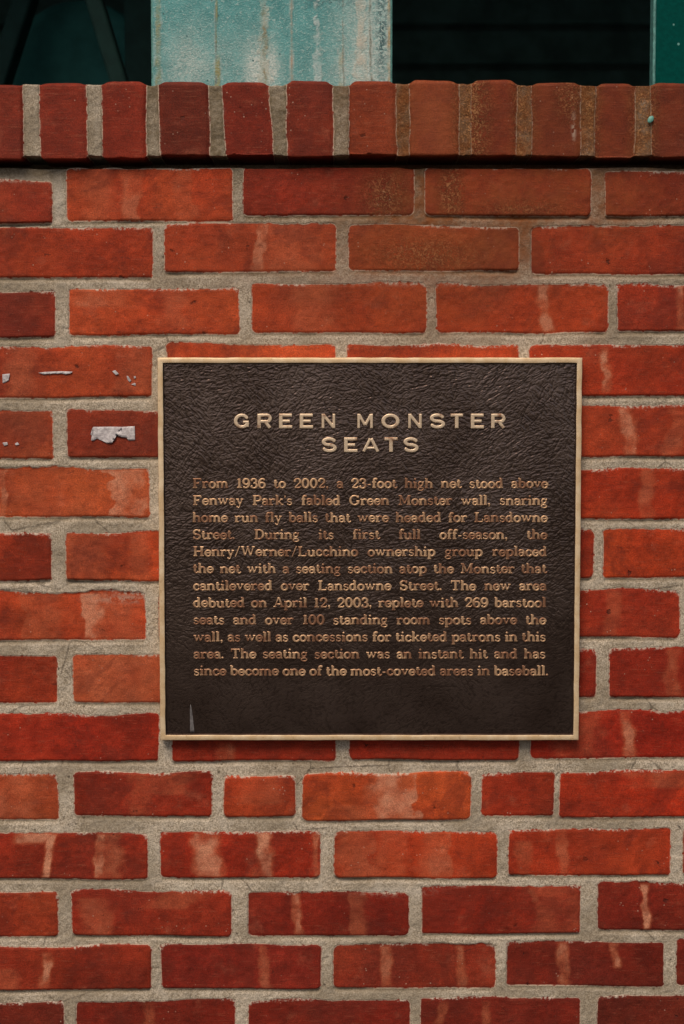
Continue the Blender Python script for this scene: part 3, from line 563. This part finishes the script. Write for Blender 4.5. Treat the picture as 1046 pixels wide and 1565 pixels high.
# ---- lettering: strokes on a 100 unit cap height, turned into a raised cast relief
SW, TH, SF = 10.4, 7.0, 6.2                   # half widths: stem, thin stroke, slab serif
def seg(x0, y0, x1, y1, hw): return ('s', x0, y0, x1, y1, hw)
def stem(x, y0, y1): return seg(x, y0, x, y1, SW)
def bar(x0, x1, y, hw=SF): return seg(x0, y, x1, y, hw)
def ser(x, y, l=15, r=15): return seg(x - l, y, x + r, y, SF)
def arc(cx, cy, rx, ry, a0, a1, thick=SW, thin=TH): return ('a', cx, cy, rx, ry, a0, a1, thick, thin)
def dot(x, y, r): return ('d', x, y, r)
XH, CH, B, DS = 66, 100, SF, -26
xt, ct = XH - SF, CH - SF                    # serif centre heights
GL = {
 'a': (62, [arc(28, 50, 17, 13, 10, 170, SW, TH), stem(46, 12, 50), arc(26, 20, 17, 16, 0, 360, 7, TH), seg(46, 12, 52, 5, 6), bar(48, 60, 5), dot(14, 49, 8)]),
 'b': (70, [stem(16, 5, 98), ser(10, 97, 8, 6), arc(37, 33, 23, 29, 0, 360), ]),
 'c': (60, [arc(33, 33, 23, 29, 38, 322), dot(50, 47, 8.5)]),
 'd': (72, [stem(50, 5, 98), ser(48, 97, 12, 2), arc(31, 33, 22, 29, 0, 360), ser(56, B, 4, 11)]),
 'e': (62, [arc(32, 33, 23, 29, 0, 318), bar(12, 54, 35, 4.6)]),
 'f': (46, [stem(20, 5, 80), arc(36, 78, 16, 18, 60, 180), ser(20, B, 14, 18), bar(4, 40, xt), dot(42, 88, 8)]),
 'g': (64, [arc(28, 42, 18, 20, 0, 360, 7, TH), arc(29, -10, 24, 14, 0, 360, 6, 5), bar(20, 44, 8, 5.5), arc(20, 14, 8, 8, 100, 260, 5, 4), seg(43, 55, 56, 63, 5)]),
 'h': (76, [stem(16, 5, 98), ser(12, 97, 9, 4), ser(17, B, 15, 13), arc(38, 40, 20, 22, 0, 170), stem(58, 5, 42), ser(59, B, 12, 14)]),
 'i': (38, [stem(19, 5, 62), ser(14, xt, 12, 5), ser(19, B, 15, 15), dot(18, 90, 9.5)]),
 'k': (74, [stem(16, 5, 98), ser(12, 97, 9, 4), ser(17, B, 15, 12), seg(24, 28, 52, 58, 5), seg(32, 36, 56, 8, 7.5), ser(58, B, 12, 13), ser(54, xt, 12, 12)]),
 'l': (38, [stem(19, 5, 98), ser(14, 97, 12, 5), ser(19, B, 15, 15)]),
 'm': (110, [stem(16, 5, 62), ser(11, xt, 10, 5), ser(16, B, 14, 12), arc(35, 40, 18, 22, 0, 170), stem(54, 5, 42), ser(54, B, 11, 11), arc(73, 40, 18, 22, 0, 170), stem(92, 5, 42), ser(93, B, 11, 14)]),
 'n': (76, [stem(16, 5, 62), ser(11, xt, 10, 5), ser(17, B, 15, 13), arc(38, 40, 20, 22, 0, 170), stem(58, 5, 42), ser(59, B, 12, 14)]),
 'o': (66, [arc(33, 33, 24, 29, 0, 360)]),
 'p': (72, [stem(16, DS + 4, 62), ser(11, xt, 10, 5), ser(17, DS + 2, 15, 15), arc(39, 33, 23, 29, 0, 360)]),
 'r': (58, [stem(17, 5, 62), ser(12, xt, 11, 5), ser(19, B, 16, 18), arc(40, 42, 21, 20, 60, 165, 7, TH), dot(49, 55, 9)]),
 's': (54, [arc(27, 48, 17, 14, 30, 265, 6.5, 5.5), arc(27, 19, 18, 15, -150, 90, 6.5, 5.5), seg(20, 38, 34, 31, 7), seg(44, 62, 44, 50, 4), seg(10, 6, 10, 19, 4)]),
 't': (46, [stem(19, 18, 84), bar(4, 38, xt), arc(32, 18, 13, 14, 180, 340, 6, TH)]),
 'u': (76, [stem(17, 22, 62), ser(12, xt, 11, 5), arc(36, 25, 19, 21, 180, 350), stem(57, 5, 62), ser(52, xt, 11, 5), ser(62, B, 5, 11)]),
 'v': (68, [seg(15, 60, 34, 6, 7.6), seg(54, 60, 35, 6, 4.8), ser(15, xt, 13, 14), ser(54, xt, 12, 12)]),
 'w': (98, [seg(15, 60, 30, 6, 7.4), seg(48, 60, 31, 6, 4.6), seg(47, 60, 64, 6, 7.4), seg(84, 60, 65, 6, 4.6), ser(15, xt, 13, 13), ser(84, xt, 12, 12), bar(40, 54, xt)]),
 'y': (68, [seg(15, 60, 36, 4, 7.4), seg(55, 60, 30, -18, 4.8), ser(15, xt, 13, 14), ser(55, xt, 12, 12), arc(20, -14, 11, 10, 200, 340, 5, 5), dot(12, -15, 7.5)]),
 'A': (96, [seg(16, 5, 46, 96, 5), seg(52, 96, 80, 5, 8.2), bar(26, 72, 32), ser(16, B, 14, 14), ser(80, B, 16, 14), bar(38, 54, ct)]),
 'D': (94, [stem(24, 5, 95), bar(6, 44, ct), bar(6, 44, B), arc(44, 50, 38, 45.5, -90, 90)]),
 'F': (86, [stem(24, 5, 95), bar(6, 76, ct), ser(24, B, 18, 20), bar(24, 56, 50), seg(76, 74, 76, 96, 5), seg(56, 38, 56, 62, 4.6)]),
 'G': (98, [arc(48, 50, 38, 45.5, 40, 330), stem(78, 14, 42), bar(62, 92, 42), seg(80, 70, 80, 96, 5)]),
 'H': (104, [stem(24, 5, 95), stem(80, 5, 95), bar(24, 80, 50), ser(24, ct, 18, 16), ser(24, B, 18, 16), ser(80, ct, 16, 18), ser(80, B, 16, 18)]),
 'L': (86, [stem(24, 5, 95), ser(24, ct, 18, 20), bar(6, 78, B), seg(77, 6, 77, 34, 5)]),
 'M': (118, [seg(22, 5, 22, 95, 5.4), stem(94, 5, 95), seg(26, 95, 57, 14, 8), seg(90, 95, 59, 14, 5), ser(22, B, 17, 15), ser(94, B, 17, 18), bar(6, 30, ct), bar(90, 112, ct)]),
 'P': (86, [stem(24, 5, 95), bar(6, 50, ct), ser(24, B, 18, 20), bar(24, 50, 44), arc(50, 69.5, 26, 26, -90, 90)]),
 'S': (76, [arc(37, 71, 25, 24, 25, 268, SW, 6), arc(38, 27, 26, 23, -155, 90, SW, 6), seg(28, 56, 48, 44, 8.5), seg(64, 98, 64, 72, 5), seg(11, 2, 11, 28, 5)]),
 'T': (90, [stem(45, 5, 95), bar(6, 84, ct), ser(45, B, 20, 20), seg(9, 70, 9, 96, 5), seg(81, 70, 81, 96, 5)]),
 'W': (132, [seg(18, 95, 40, 6, 8), seg(66, 95, 42, 6, 5), seg(64, 95, 88, 6, 8), seg(114, 95, 90, 6, 5), ser(18, ct, 15, 16), ser(114, ct, 14, 14), bar(54, 76, ct)]),
 '0': (72, [arc(36, 49, 25, 45, 0, 360)]),
 '1': (56, [stem(30, 5, 95), ser(30, B, 20, 20), seg(30, 93, 12, 82, 5.5)]),
 '2': (70, [arc(35, 68, 24, 27, -25, 175, SW, TH), seg(54, 54, 16, 12, 6.5), bar(10, 60, 7, 7), seg(60, 6, 61, 24, 4.6), dot(16, 72, 8.5)]),
 '3': (68, [arc(32, 72, 21, 22, -85, 155, SW, TH), arc(33, 26, 25, 24, -155, 90, SW, TH), dot(14, 76, 8.5), dot(13, 22, 8.5)]),
 '6': (70, [arc(36, 30, 24, 27, 0, 360, SW, TH), arc(40, 48, 30, 46, 60, 190, SW, TH), dot(54, 84, 8)]),
 '9': (70, [arc(34, 66, 24, 28, 0, 360, SW, TH), arc(30, 50, 30, 46, -120, 10, SW, TH), dot(16, 14, 8)]),
 '.': (28, [dot(13, 9, 10)]), ',': (30, [dot(14, 10, 10), seg(20, 8, 12, -14, 4)]), '-': (44, [bar(8, 36, 34, 6)]),
 "'": (24, [seg(12, 96, 12, 72, 5.5)]), '/': (54, [seg(8, -4, 46, 102, 5.5)]),
}
def glyph_sdf(strokes, GXu, GYu):
    d = np.full(GXu.shape, 1e3)
    def capsule(x0, y0, x1, y1, h, sq):
        L = math.hypot(x1 - x0, y1 - y0) or 1e-6; ux, uy = (x1 - x0) / L, (y1 - y0) / L
        a = (GXu - x0) * ux + (GYu - y0) * uy; b = np.abs(-(GXu - x0) * uy + (GYu - y0) * ux)
        if sq:
            q = np.abs(a - L / 2) - L / 2; w_ = b - h
            return np.hypot(np.maximum(q, 0), np.maximum(w_, 0)) + np.minimum(np.maximum(q, w_), 0)
        return np.hypot(a - np.clip(a, 0, L), b) - h
    for s in strokes:
        if s[0] == 's': d = np.minimum(d, capsule(*s[1:6], True))
        elif s[0] == 'd': d = np.minimum(d, np.hypot(GXu - s[1], GYu - s[2]) - s[3])
        else:
            _, cx_, cy_, rx, ry, a0, a1, tk, tn = s; n = max(4, int(abs(a1 - a0) / 15))
            A = np.radians(np.linspace(a0, a1, n + 1)); P = np.stack([cx_ + rx * np.cos(A), cy_ + ry * np.sin(A)], -1)
            for p, q in zip(P[:-1], P[1:]):
                v = q - p; L = np.hypot(*v); hw = tn + (tk - tn) * (abs(v[1]) / L) ** 1.5
                d = np.minimum(d, capsule(p[0], p[1], q[0], q[1], hw, False))
    return d
class Relief:
    def __init__(s): s.v = []; s.f = []; s.h = []; s.n = 0
    def add(s, strokes, w_, ox, oz, sx, sz, H, res, lo=-36, hi=112, edge=3.0):
        ux = np.arange(-8, w_ + 8.1, res); uy = np.arange(lo, hi, res); U, V = np.meshgrid(ux, uy)
        d = glyph_sdf(strokes, U, V)
        t = sstep(edge * 0.7, -edge * 0.7, d - 1.3); h = H * (0.95 * t + 0.05 * np.clip(-d / 6, 0, 1)) - 0.0004
        keep = d < edge + res * 1.5 + 1.3; cell = keep[:-1, :-1] & keep[1:, :-1] & keep[:-1, 1:] & keep[1:, 1:]
        idm = np.full(U.shape, -1); used = np.zeros(U.shape, bool)
        for a in (slice(0, -1), slice(1, None)):
            for b in (slice(0, -1), slice(1, None)): used[a, b] |= cell
        k = used.sum(); idm[used] = np.arange(k) + s.n
        s.v.append(np.stack([ox + U[used] * sx, YPAN - h[used], oz + V[used] * sz], -1)); s.h.append(t[used])
        f = np.stack([idm[:-1, :-1], idm[:-1, 1:], idm[1:, 1:], idm[1:, :-1]], -1)[cell]
        s.f.append(f); s.n += k
    def build(s, name, mat, parent):
        me = np_mesh(name, np.concatenate(s.v), np.concatenate(s.f)); fattr(me, 'relief', np.concatenate(s.h))
        return link(name, me, mat, parent)
TEXT = ["From 1936 to 2002, a 23-foot high net stood above", "Fenway Park's fabled Green Monster wall, snaring", "home run fly balls that were headed for Lansdowne",
 "Street. During its first full off-season, the", "Henry/Werner/Lucchino ownership group replaced", "the net with a seating section atop the Monster that",
 "cantilevered over Lansdowne Street. The new area", "debuted on April 12, 2003, replete with 269 barstool", "seats and over 100 standing room spots above the",
 "wall, as well as concessions for ticketed patrons in this", "area. The seating section was an instant hit and has", "since become one of the most-coveted areas in baseball."]
wl = lambda wd: sum(GL[c][0] for c in wd)
unit_px = (537 - 9 * 6.0) / wl(TEXT[9].replace(' ', ''))         # tightest line sets the width of the face
for i, line in enumerate(TEXT):
    by = 746.2 + 26.03 * i; lx = 294.3 + 0.18 * i; rx = 838.0 - 0.38 * i + (5 if i == 11 else 0)
    x0, zbase = rel(lx, by); x1, _ = rel(rx, by); upx = (x1 - x0) / (rx - lx)
    ln = empty('text_line', (x0, YPAN, zbase), None, None); ln.parent = plq; ln.matrix_parent_inverse = plq.matrix_basis.inverted()
    words = line.split(' '); tot = sum(wl(w_) for w_ in words) * unit_px * upx
    gap = (x1 - x0 - tot) / (len(words) - 1); x = x0; sx = unit_px * upx; sz = 15.2 / 100 * upx
    for w_ in words:
        rf = Relief()
        for ch in w_:
            rf.add(GL[ch][1], GL[ch][0], x, zbase + r2.normal(0, .00012), sx, sz, 0.0018, 3.4); x += GL[ch][0] * sx
        x += gap
        o = rf.build('word', M_TEXT, None); o.parent = ln; o.matrix_parent_inverse = ln.matrix_basis.inverted()
# heading: wide plain capitals
HS, HT = 12.5, 10.5
def hseg(*a): return seg(*a)
def harc(cx_, cy_, rx, ry, a0, a1): return arc(cx_, cy_, rx, ry, a0, a1, HS, HT)
HG = {
 'G': (108, [harc(54, 50, 43, 41, 38, 335), hseg(93, 8, 93, 46, 10), hseg(62, 44, 103, 44, 8)]),
 'R': (102, [hseg(12, 0, 12, 100, HS), hseg(12, 91, 66, 91, HT), hseg(12, 47, 66, 47, HT), harc(66, 69, 22, 22, -90, 90), hseg(54, 46, 88, 1, 11)]),
 'E': (90, [hseg(12, 0, 12, 100, HS), hseg(2, 91, 88, 91, HT), hseg(12, 50, 74, 50, HT - 1), hseg(2, 9, 90, 9, HT)]),
 'N': (100, [hseg(12, 0, 12, 100, 9.5), hseg(88, 0, 88, 100, 9.5), hseg(14, 94, 86, 6, 11)]),
 'M': (116, [hseg(12, 0, 12, 100, 9.5), hseg(104, 0, 104, 100, 10), hseg(16, 94, 57, 22, 10), hseg(100, 94, 59, 22, 10)]),
 'O': (120, [harc(60, 50, 49, 41, 0, 360)]),
 'S': (102, [harc(50, 71, 38, 21, 25, 270), harc(52, 29, 39, 21, -155, 90), hseg(46, 50, 56, 50, 9.5)]),
 'T': (92, [hseg(46, 0, 46, 100, HS), hseg(2, 91, 90, 91, HT)]),
 'A': (118, [hseg(11, 2, 56, 94, 9.5), hseg(107, 2, 62, 94, 10.5), hseg(32, 28, 86, 28, 8)]),
}
HEAD = [("GREENMONSTER", 654.6, [(358.3, 382), (394, 416.4), (427, 447.3), (458.5, 479), (491.5, 513.3), (546, 570.7), (583.5, 610.7), (623.7, 645.4), (657.2, 680.2), (688.4, 708.2), (719.8, 739.8), (750.8, 773)]),
        ("SEATS", 690.9, [(492.2, 514.9), (526.3, 546.8), (553.5, 580.4), (587.5, 608.5), (617, 639.8)])]
for word, by, spans in HEAD:
    hd = empty('heading_line', (rel(spans[0][0], by)[0], YPAN, rel(0, by)[1]), None, None); hd.parent = plq; hd.matrix_parent_inverse = plq.matrix_basis.inverted()
    for ch, (a, b) in zip(word, spans):
        x0, zbase = rel(a, by); x1, _ = rel(b, by); wd_, stk = HG[ch]; rf = Relief()
        rf.add(stk, wd_, x0, zbase, (x1 - x0) / wd_, 21.8 / 100 * (x1 - x0) / (b - a), 0.0026, 2.2, -8, 110, 3.0)
        o = rf.build('letter', M_HEAD, None); o.parent = hd
        o.matrix_parent_inverse = hd.matrix_basis.inverted()

# thin outline -> slightly crumpled flake with thickness
def flake(name, pts, y, mat, thick=0.0005, curl=0.0006, seed=0, parent=None, dome=0.0):
    import bmesh
    bm = bmesh.new(); P = [at(px, py, 0) for px, py in pts]
    vs = [bm.verts.new((x, 0, z)) for x, z in P]; f = bm.faces.new(vs)
    bmesh.ops.triangulate(bm, faces=[f])
    L = max(max(p[0] for p in P) - min(p[0] for p in P), max(p[1] for p in P) - min(p[1] for p in P))
    for _ in range(3):
        es = [e for e in bm.edges if e.calc_length() > L / 14]
        if not es: break
        bmesh.ops.subdivide_edges(bm, edges=es, cuts=1); bmesh.ops.triangulate(bm, faces=bm.faces[:])
    bmesh.ops.recalc_face_normals(bm, faces=bm.faces[:])
    r = bmesh.ops.extrude_face_region(bm, geom=bm.faces[:]); nv = [v for v in r['geom'] if isinstance(v, bmesh.types.BMVert)]
    top = set(nv); xc = sum(p[0] for p in P) / len(P); zc = sum(p[1] for p in P) / len(P)
    for v in bm.verts:
        X_ = np.array([v.co.x]); Z_ = np.array([v.co.z])
        lift = curl * (0.6 + 0.8 * float(vnoise(X_, Z_, 0.008, seed)[0]) + 0.3 * float(vnoise(X_, Z_, 0.003, seed + 1)[0]))
        q = max(0.0, 1 - math.hypot(v.co.x - xc, v.co.z - zc) / (0.6 * L))
        v.co.y = y - max(lift, 0) - dome * q - (thick if v in top else 0)
    bmesh.ops.recalc_face_normals(bm, faces=bm.faces[:])
    me = bpy.data.meshes.new(name); bm.to_mesh(me); bm.free(); me.polygons.foreach_set('use_smooth', np.ones(len(me.polygons), bool))
    return link(name, me, mat, parent)
def zz(pts): return [(a / 4.358, 540 + b / 4.358) for a, b in pts]
def surf(px, py):
    x, z = at(px, py); j = np.searchsorted(zs, z); i = np.searchsorted(xs, x); return float(-H[max(j - 3, 0):j + 4, max(i - 3, 0):i + 4].max())
SCR = [
 ([(605, 540), (618, 500), (625, 490), (740, 488), (820, 490), (900, 485), (902, 578), (858, 580), (845, 560), (815, 558), (795, 545), (778, 550), (770, 560), (765, 578), (745, 600), (728, 598), (722, 572), (715, 598), (690, 586), (650, 568), (625, 583), (610, 580), (625, 562), (620, 548)], 'large torn white paper sticker remnant on the dark brick left of the plaque'),
 ([(258, 130), (300, 124), (400, 120), (485, 122), (480, 132), (440, 141), (415, 134), (330, 137), (290, 140)], 'long thin white paper strip on the brick beside the upper left of the plaque'),
 ([(18, 140), (68, 135), (60, 178), (42, 190), (20, 200)], 'four-sided white paper scrap left of the thin strip, at the left end of its brick'),
 ([(750, 120), (770, 112), (795, 138), (775, 146)], 'small white paper fleck right of the thin strip on the same brick'),
 ([(846, 150), (856, 152), (876, 182), (866, 192), (852, 176)], 'narrow slanting white paper sliver near the right end of the brick with the thin strip'),
 ([(893, 155), (905, 151), (907, 166), (896, 168)], 'tiny white paper dot right of the slanting sliver'),
 ([(876, 207), (898, 197), (907, 203), (903, 217), (890, 211)], 'tiny curved white paper crumb just below the slanting sliver'),
 ([(18, 596), (48, 591), (54, 608), (30, 616)], 'left of two small white paper crumbs on the orange brick beside the torn sticker'),
 ([(100, 603), (118, 591), (130, 608), (107, 613)], 'right of two small white paper crumbs on the orange brick beside the torn sticker'),
]
for k, (pts, lab) in enumerate(SCR):
    pts = zz(pts); c = np.mean(pts, 0)
    tag(flake('paper_scrap', pts, surf(*c) - 0.0003, M_PAPER, 0.0004, 0.0012 if k == 0 else 0.0005, k), lab, 'paper scrap', 'scraps of torn paper on the bricks')
chip = flake('paint_chip', [(985.5, 187), (988, 183), (993.5, 181.5), (995, 185), (993.5, 190), (989, 193), (985.5, 191)], YF - 0.001, M_CHIP, 0.0008, 0.0008, 3, None, 0.002)
tag(chip, 'small pale teal paint chip stuck in a brown mortar joint of the brick coping', 'paint chip')
o = flake('paint_drip', [(291.5, 1076), (293.2, 1082), (295.5, 1100), (297.5, 1119.5), (291, 1119.5), (290.8, 1100), (290.6, 1085)], 0, M_DRIP, 0.0003, 0.0001, 5)
for v in o.data.vertices: v.co.x *= (D + YPAN) / D; v.co.z = CAM_Z + (v.co.z - CAM_Z) * (D + YPAN) / D; v.co.y += YPAN - 0.0001
o.parent = plq; o.matrix_parent_inverse = plq.matrix_basis.inverted(); o['label'] = 'grey tapering drip of dried paint'

# ------------------------------------------------------------------ steel columns behind the wall
def streaked_flange(x0, x1, y, z0, z1, zref):
    ax = np.arange(x0, x1 + 1e-6, 0.0012); az = np.concatenate([np.arange(z0, zref - 0.02, 0.05), np.arange(zref - 0.02, zref + 0.25, 0.002), np.arange(zref + 0.26, z1 + 0.03, 0.03)])
    A, Bz = np.meshgrid(ax, az); P, Q = proj(A, Bz, y)
    n, m = A.shape
    stx = np.zeros(A.shape); scol = np.zeros((n, m, 3)); chalk_sheen = np.zeros(A.shape); bare = np.zeros(A.shape)
    w1 = vnoise(A * 0 + 5, Bz, .03, 2) * 2.0 + vnoise(A * 0 + 9, Bz, .008, 3) * 0.8
    low = sstep(0, 125, Q)                       # stains gather towards the foot of the column
    def streak(px, hw, col, s, wob=1.0, grow=0.0, ragged=0.0):
        nonlocal stx
        u = np.abs(P - px - w1 * wob) + ragged * vnoise(A, Bz, .006, int(px)) + ragged * .6 * vnoise(A, Bz, .0025, int(px) + 1)
        s = s * np.clip(0.75 + 0.6 * vnoise(A, Bz, .012, int(px) + 7) + 0.3 * vnoise(A, Bz, .004, int(px) + 9), 0.15, 1.1)
        k = s * sstep(hw * (1 + grow * low) + 1.4, hw * (1 + grow * low) - 0.8, u)
        kh = 0.55 * s * sstep(hw * (1 + grow * low) + 3.6, hw * (1 + grow * low) + 1.6, u) * sstep(-.3, .5, vnoise(A, Bz, .008, int(px) + 21))
        scol[:] = np.where((kh > stx)[..., None], np.array((0.50, 0.52, 0.46)), scol); stx = np.maximum(stx, kh)
        scol[:] = np.where((k > stx)[..., None], np.array(col), scol); stx = np.maximum(stx, k)
    streak(242, 3.4, (0.24, 0.25, 0.11), .85, .15, .3, 1.0)
    streak(330, 0.9, (0.16, 0.15, 0.12), .85, .25); streak(332.5, 2.6, (0.25, 0.24, 0.08), .9, .2, .5, .8)
    stx = np.where((np.abs(P - 332.5) < 9) & (np.abs(P - 330) > 2.2), stx * sstep(60, 100, Q), stx)
    streak(402, 5.0, (0.42, 0.42, 0.33), .7, 1.2, .5, 6.0); streak(404, 2.0, (0.25, 0.20, 0.09), .8, 1.2, .5, 3.0)
    streak(446, 1.1, (0.40, 0.29, 0.19), .9, .3, .3)
    streak(485, 1.6, (0.55, 0.62, 0.60), .75, .15, 2.0, 4.0); streak(524, 1.2, (0.20, 0.19, 0.13), .85, .9); streak(521, 1.6, (0.45, 0.36, 0.18), .9, .2, .8); stx = np.where((P > 517) & (P < 522.8), stx * sstep(70, 105, Q), stx)
    streak(552, 5.5, (0.52, 0.48, 0.38), .85, .4, .9, 3.0); streak(566, 1.4, (0.16, 0.14, 0.09), .9, .9, .1, .6); streak(595, 2.2, (0.38, 0.27, 0.12), .9, .3, .3, 1.0)
    chalk_sheen = np.clip(0.6 * sstep(480, 570, P) + 0.75 * low * 0.42 * (0.7 + .6 * vnoise(A, Bz, .03, 6)) + blob(P, Q, 390, 110, 16, 40) + 0.8 * blob(P, Q, 417, 105, 9, 40) + .4 * blob(P, Q, 290, 90, 30, 50), 0, 1)  # chalky patches plus painted sky sheen, paler towards the right
    bare = np.clip(blob(P, Q, 584, 50, 9, 70) + .5 * blob(P, Q, 500, 0, 60, 14), 0, 1)
    me = np_mesh('front_flange', np.stack([A, A * 0 + y, Bz], -1).reshape(-1, 3), grid_faces(n, m))
    # close the plate
    fattr(me, 'streak', stx); cattr(me, 'streak_colour', scol); fattr(me, 'chalk_sheen', chalk_sheen); fattr(me, 'bare', bare)
    return me
YC = 0.225; CTOP = 3.3
xa, zc0 = at(231.5, 125, YC); xb, _ = at(600, 125, YC)
cmid = (xa + xb) / 2
col = empty('steel_column', (cmid, YC, 0), 'wide pale teal steel column streaked with rust and chalky drips, behind the middle of the coping', 'column')
link('front_flange', streaked_flange(xa + 0.0022, xb - 0.0022, YC, 0.0, CTOP, zc0), M_FLANGE, col)
fe = MB().box(xa, xb, YC + 0.0008, YC + 0.020, 0, CTOP, 0.0016).build('flange_edge', M_EDGE, col)
MB().box(cmid - 0.008, cmid + 0.008, YC + 0.0205, YC + 0.27, 0, CTOP).build('web', M_DKGREEN, col)
MB().box(xa, xb, YC + 0.2705, YC + 0.29, 0, CTOP, 0.002).build('rear_flange', M_DKGREEN, col)
xa2, _ = at(999, 60, YC); xb2 = xa2 + 0.30
col2 = empty('steel_column', ((xa2 + xb2) / 2, YC, 0), 'dark teal green painted steel column with a pale highlight strip along its edge, behind the right end of the coping', 'column')
fl2 = MB().box(xa2, xb2, YC, YC + 0.020, 0, CTOP, 0.003).build('front_flange', M_GREEN, col2, True)
MB().box(xa2 - 0.0006, xa2 + 0.0032, YC - 0.0006, YC + 0.019, 0.002, CTOP - 0.002, 0.0014).build('edge_highlight', M_EDGE, col2)  # pale strip painted as the light catching this edge
c2 = (xa2 + xb2) / 2
MB().box(xb2 - 0.016, xb2, YC + 0.0205, YC + 0.27, 0, CTOP).build('web', M_DKGREEN, col2)
MB().box(xb2 - 0.15, xb2, YC + 0.2705, YC + 0.29, 0, CTOP, 0.002).build('rear_flange', M_DKGREEN, col2)

# ------------------------------------------------------------------ dim concourse behind the wall
room = empty('concourse', (0, 2.5, 0), 'unlit dark concourse room behind the openings above the brick coping', 'interior')
slats = MB()
for k in range(26): slats.box(-4, 4, 4.46, 4.5, 0.02 + k * 0.165, 0.02 + k * 0.165 + 0.14, 0.01)
slats.build('boarded_wall', M_DARK, room)
MB().box(-4, 4, 4.51, 4.6, 0.0, 4.4).build('rear_wall', M_DARK, room)
MB().box(-4.1, -4.0, 0.2, 4.6, 0, 4.4).build('side_wall', M_DARK, room)
MB().box(4.0, 4.1, 0.2, 4.6, 0, 4.4).build('side_wall', M_DARK, room)
MB().box(-4.1, 4.1, 0.2, 4.6, 4.4, 4.5).build('ceiling', M_DARK, room)
MB().box(-4.1, 4.1, 0.2, 0.5, CTOP + 0.01, 4.39, 0.01).build('unseen_lintel', M_DKGREEN, room)  # unseen beam added over the opening to keep light out
MB().box(-4.0, 4.0, 0.55, 4.4, 0.004, 0.012).build('floor', M_DARK, room)
def strut(name, a, b, w_, dpt, lab, cat):
    """flat steel member from pixel a to pixel b at a given depth"""
    (x0, z0), (x1, z1) = a, b; y = dpt
    L = math.hypot(x1 - x0, z1 - z0); m = MB().box(-w_ / 2, w_ / 2, -0.03, 0.03, 0, L, 0.006)
    o = m.build(name, M_BRACE); o.location = (x0, y, z0); o.rotation_euler = (0, math.atan2(x1 - x0, z1 - z0), 0)
    return tag(o, lab, cat)
def ext(p, q, t): return (p[0] + (q[0] - p[0]) * t, p[1] + (q[1] - p[1]) * t)
p, q = at(8, 100, 1.3), at(40, 0, 1.3)
strut('steel_brace', ext(p, q, -2.2), ext(p, q, 5), 0.038, 1.3, 'dim green steel brace leaning to the right at the far left of the dark opening', 'brace')
p, q = at(183, 125, 1.0), at(145, 0, 1.0)
strut('steel_strut', ext(p, q, -3), ext(p, q, 5), 0.030, 1.0, 'dim green steel strut leaning to the left beside the pale teal column', 'strut')
bx0, bx1 = at(190, 60, 1.2)[0], at(262, 60, 1.2)[0]
tag(MB().box(bx0, bx1, 1.2, 1.25, 0.012, 3.6, 0.006).build('upright_board', M_BRACE), 'near-black upright board just left of the pale teal column', 'board')
# rounded dark green drum
dx, dz = at(148, 150, 1.6)
V = []; Fq = []; n = 64; rad = 0.158
prof2 = [(0.0, -0.22), (rad - 0.03, -0.22), (rad - 0.008, -0.212), (rad, -0.19), (rad, 0.19), (rad - 0.008, 0.212), (rad - 0.03, 0.22), (0.0, 0.22)]
for r_, yy in prof2:
    for k in range(n): V.append((r_ * math.cos(2 * math.pi * k / n), yy, r_ * math.sin(2 * math.pi * k / n)))
for j in range(len(prof2) - 1):
    for k in range(n): Fq.append([j * n + k, j * n + (k + 1) % n, (j + 1) * n + (k + 1) % n, (j + 1) * n + k])
drum = empty('ventilation_drum', (dx, 1.6, dz), 'rounded dark green drum showing dimly behind the left end of the coping', 'drum')
o = link('shell', np_mesh('shell', V, Fq, True), M_DRUM); o.parent = drum
m = MB().box(-0.03, 0.03, -0.15, 0.15, -dz + 0.012, -rad + 0.004, 0.004); o = m.build('stand', M_DKGREEN); o.parent = drum
